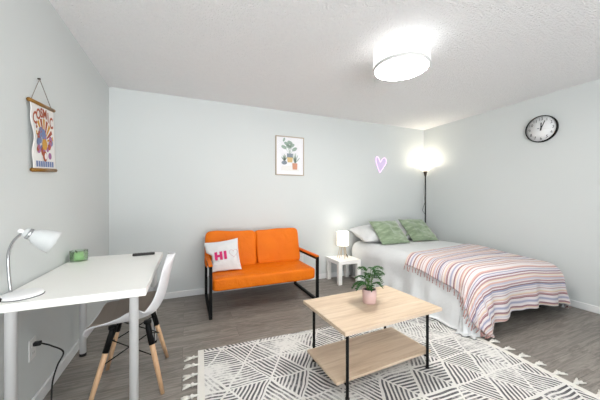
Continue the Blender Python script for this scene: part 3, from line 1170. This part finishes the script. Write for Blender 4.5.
# ------------------------------------------------------------------ rug
RA = math.radians(-2.5)
RW, RH = 2.25, 1.5
RC = Vector((1.97, 1.418, 0))
t = thing('area_rug', 'ivory and charcoal geometric rug with tasselled ends under the coffee table', 'rug', RC, RA)
MB().box(-RW / 2, RW / 2, -RH / 2, RH / 2, 0, .011).build('rug_body', M['rug'], t, bevel=.004)
w = MB()
for s in (-1, 1):
    x = s * (RW / 2 - .021)
    MB().box(x - .022, x + .022, -RH / 2, RH / 2, .001, .0125).build('bound_edge', M['rug_edge'], t, bevel=.003)
for s in (-1, 1):
    for i in range(14):
        rn = random.Random(i * 2 + s)
        y = -RH / 2 + .05 + i * (RH - .13) / 13
        x0 = s * RW / 2
        w = MB()
        dy = rn.uniform(-.012, .012)
        w.tube([(x0 - s * .01, y, .008), (x0 + s * .018, y + dy * .3, .009), (x0 + s * .030, y + dy * .5, .010), (x0 + s * .042, y + dy * .7, .008)], [.007, .007, .014, .008], 8)
        for k in range(4):
            sp = (k - 1.5) * .011 + rn.uniform(-.004, .004)
            w.tube([(x0 + s * .036, y + dy * .6, .008), (x0 + s * .06, y + dy + sp * .7, .007), (x0 + s * rn.uniform(.078, .098), y + dy + sp * 1.5, .004)], [.006, .0075, .005], 6)
        w.build('tassel', M['rug_edge'], t)

# ------------------------------------------------------------------ coffee table
t = thing('coffee_table', 'oak coffee table with lower shelf and thin black legs on the rug', 'table', (1.997, 1.543, .0118), math.radians(2.5))
MB().box(-.4, .4, -.265, .265, .412, .434).build('table_top', M['oak'], t, bevel=.0015)
MB().box(-.398, .398, -.175, .205, .083, .101).build('shelf', M['oak'], t, bevel=.0015)
for sx in (-1, 1):
    for y in (-.197, .214):
        lg = MB().lathe([(.0095, .006), (.0095, .412)], 16, T=Matrix.Translation((sx * .338, y, 0))).build('leg', M['black'], t)
        MB().lathe([(.013, 0), (.013, .008)], 16, T=Matrix.Translation((sx * .338, y, 0))).build('foot_pad', M['rubber'], lg)
w = MB()
for y in (-.19, .207):
    for sx in (-1, 1):
        w.box(sx * .338 - .006, sx * .338 + .006, min(y, y * .9), max(y, y * .9), .075, .083)
w.build('shelf_brackets', M['black'], t)

# potted plant ------------------------------------------------------------
t = thing('potted_plant', 'small leafy green plant in a pink pot on the coffee table', 'plant', (2.008, 1.568, .445))
MB().lathe([(.0, 0), (.042, 0), (.0455, .004), (.049, .05), (.050, .100), (.046, .100), (.045, .05), (.040, .01), (0, .008)], 40, caps=False).build('pot', M['pink'], t)
MB().lathe([(0, .086), (.0452, .086), (.0452, .090), (0, .094)], 32, caps=False).build('soil', M['soil'], t)
rn = random.Random(12)
wl, ws = MB(), MB()
specs = []
for i in range(17):
    a = i * 2.399 + rn.uniform(-.25, .25)
    reach = rn.uniform(.045, .082)
    hgt = rn.uniform(.13, .235) if i % 3 else rn.uniform(.20, .26)
    if i in (3, 9, 14):
        hgt = .135
    specs.append((a, reach, hgt))
for a, reach, hgt in specs:
    c, s = math.cos(a), math.sin(a)
    base = Vector((.015 * c, .015 * s, .088))
    knee = Vector((reach * .55 * c, reach * .55 * s, hgt))
    tip = Vector((reach * 1.25 * c, reach * 1.25 * s, hgt + (.005 if hgt > .18 else -.005) + rn.uniform(-.02, .015)))
    ws.tube(smooth_path([base, base.lerp(knee, .5) + Vector((-.006 * c, -.006 * s, .012)), knee], 4), .0017, 5)
    d = (tip - knee).normalized()
    side = d.cross(Vector((0, 0, 1))).normalized()
    up = side.cross(d)
    Lb = max(.085, (tip - knee).length)
    mid = lambda q: knee + d * Lb * q + up * (.016 * math.sin(q * PI)) - Vector((0, 0, .02 * q * q))
    # central blade strip
    n = 6
    vs, fs = [], []
    for k in range(n + 1):
        q = k / n
        p = mid(q)
        hwid = .0085 * (1 - q * .75) + .001
        vs += [p - side * hwid + up * .002, p, p + side * hwid + up * .002]
    for k in range(n):
        for m in (0, 1):
            fs.append((k * 3 + m, k * 3 + m + 1, k * 3 + m + 4, k * 3 + m + 3))
    wl.add(vs, fs, 0, True)
    # side lobes
    for k in range(6):
        q = .02 + k / 6.2
        ln = Lb * (.46 - .045 * k + .02 * (k == 1))
        for sg in (-1, 1):
            p = mid(q)
            dd = (side * sg * .95 + d * .55 + up * .18).normalized()
            e = d * .0115
            p1, p2 = p + dd * ln * .55, p + dd * ln
            wl.add([p - e, p + e, p1 + e * .95 + up * .002, p2 - Vector((0, 0, .004)), p1 - e * .95 + up * .002], [(0, 1, 2, 4), (4, 2, 3)], 0, True)
wl.build('foliage', M['leaf'], t, solid=.0006, soff=0)
ws.build('stems', M['stem'], t)

# ------------------------------------------------------------------ light
wd = bpy.data.worlds.new('daylight')
SC.world = wd
wd.use_nodes = True
bg = wd.node_tree.nodes['Background']
bg.inputs[1].default_value = 2.4
# hazy sky above the horizon, pale ground below it, made brighter to light the ceiling
wt = wd.node_tree
wtc = wt.nodes.new('ShaderNodeTexCoord')
wsep = wt.nodes.new('ShaderNodeSeparateXYZ')
wt.links.new(wtc.outputs['Generated'], wsep.inputs[0])
wrp = wt.nodes.new('ShaderNodeValToRGB')
wrp.color_ramp.elements[0].position = .0
wrp.color_ramp.elements[0].color = (4.3, 4.4, 4.5, 1)
wrp.color_ramp.elements[1].position = .06
wrp.color_ramp.elements[1].color = (1.15, 1.24, 1.34, 1)
wt.links.new(wsep.outputs[2], wrp.inputs[0])
wt.links.new(wrp.outputs[0], bg.inputs[0])


def lamp(name, kind, loc, power, color=(1, 1, 1), **kw):
    d = bpy.data.lights.new(name, kind)
    d.energy = power
    d.color = color
    for k, v in kw.items():
        setattr(d, k, v)
    o = bpy.data.objects.new(name, d)
    COL.objects.link(o)
    o.location = loc
    return o


p = lamp('window_daylight', 'AREA', ((WX0 + WX1) / 2, REAR_Y - .09, (WZ0 + WZ1) / 2), 1, shape='RECTANGLE', size=WX1 - WX0, size_y=WZ1 - WZ0)
p.rotation_euler = (PI / 2, 0, 0)
p.data.cycles.is_portal = True
lamp('torchiere_bulb', 'POINT', (4.630, 3.42, 1.80), 5, (1, .88, .70), shadow_soft_size=.05)
lamp('table_lamp_bulb', 'POINT', (2.908, 3.355, .33 + .29), 2.0, (1, .86, .66), shadow_soft_size=.03)

# ------------------------------------------------------------------ camera
cd = bpy.data.cameras.new('camera')
cd.sensor_width = 36
cd.lens = 266 / 600 * 36
cd.shift_y = -.5 / 600
cd.clip_start = .02
co = bpy.data.objects.new('camera', cd)
COL.objects.link(co)
co.location = (.80, 0, 1.187)
co.rotation_euler = (PI / 2, 0, math.radians(-23))
SC.camera = co
SC.view_settings.view_transform = 'Standard'
SC.view_settings.look = 'None'
SC.view_settings.exposure = -.01
SC.view_settings.gamma = 1
SC.view_settings.use_curve_mapping = False
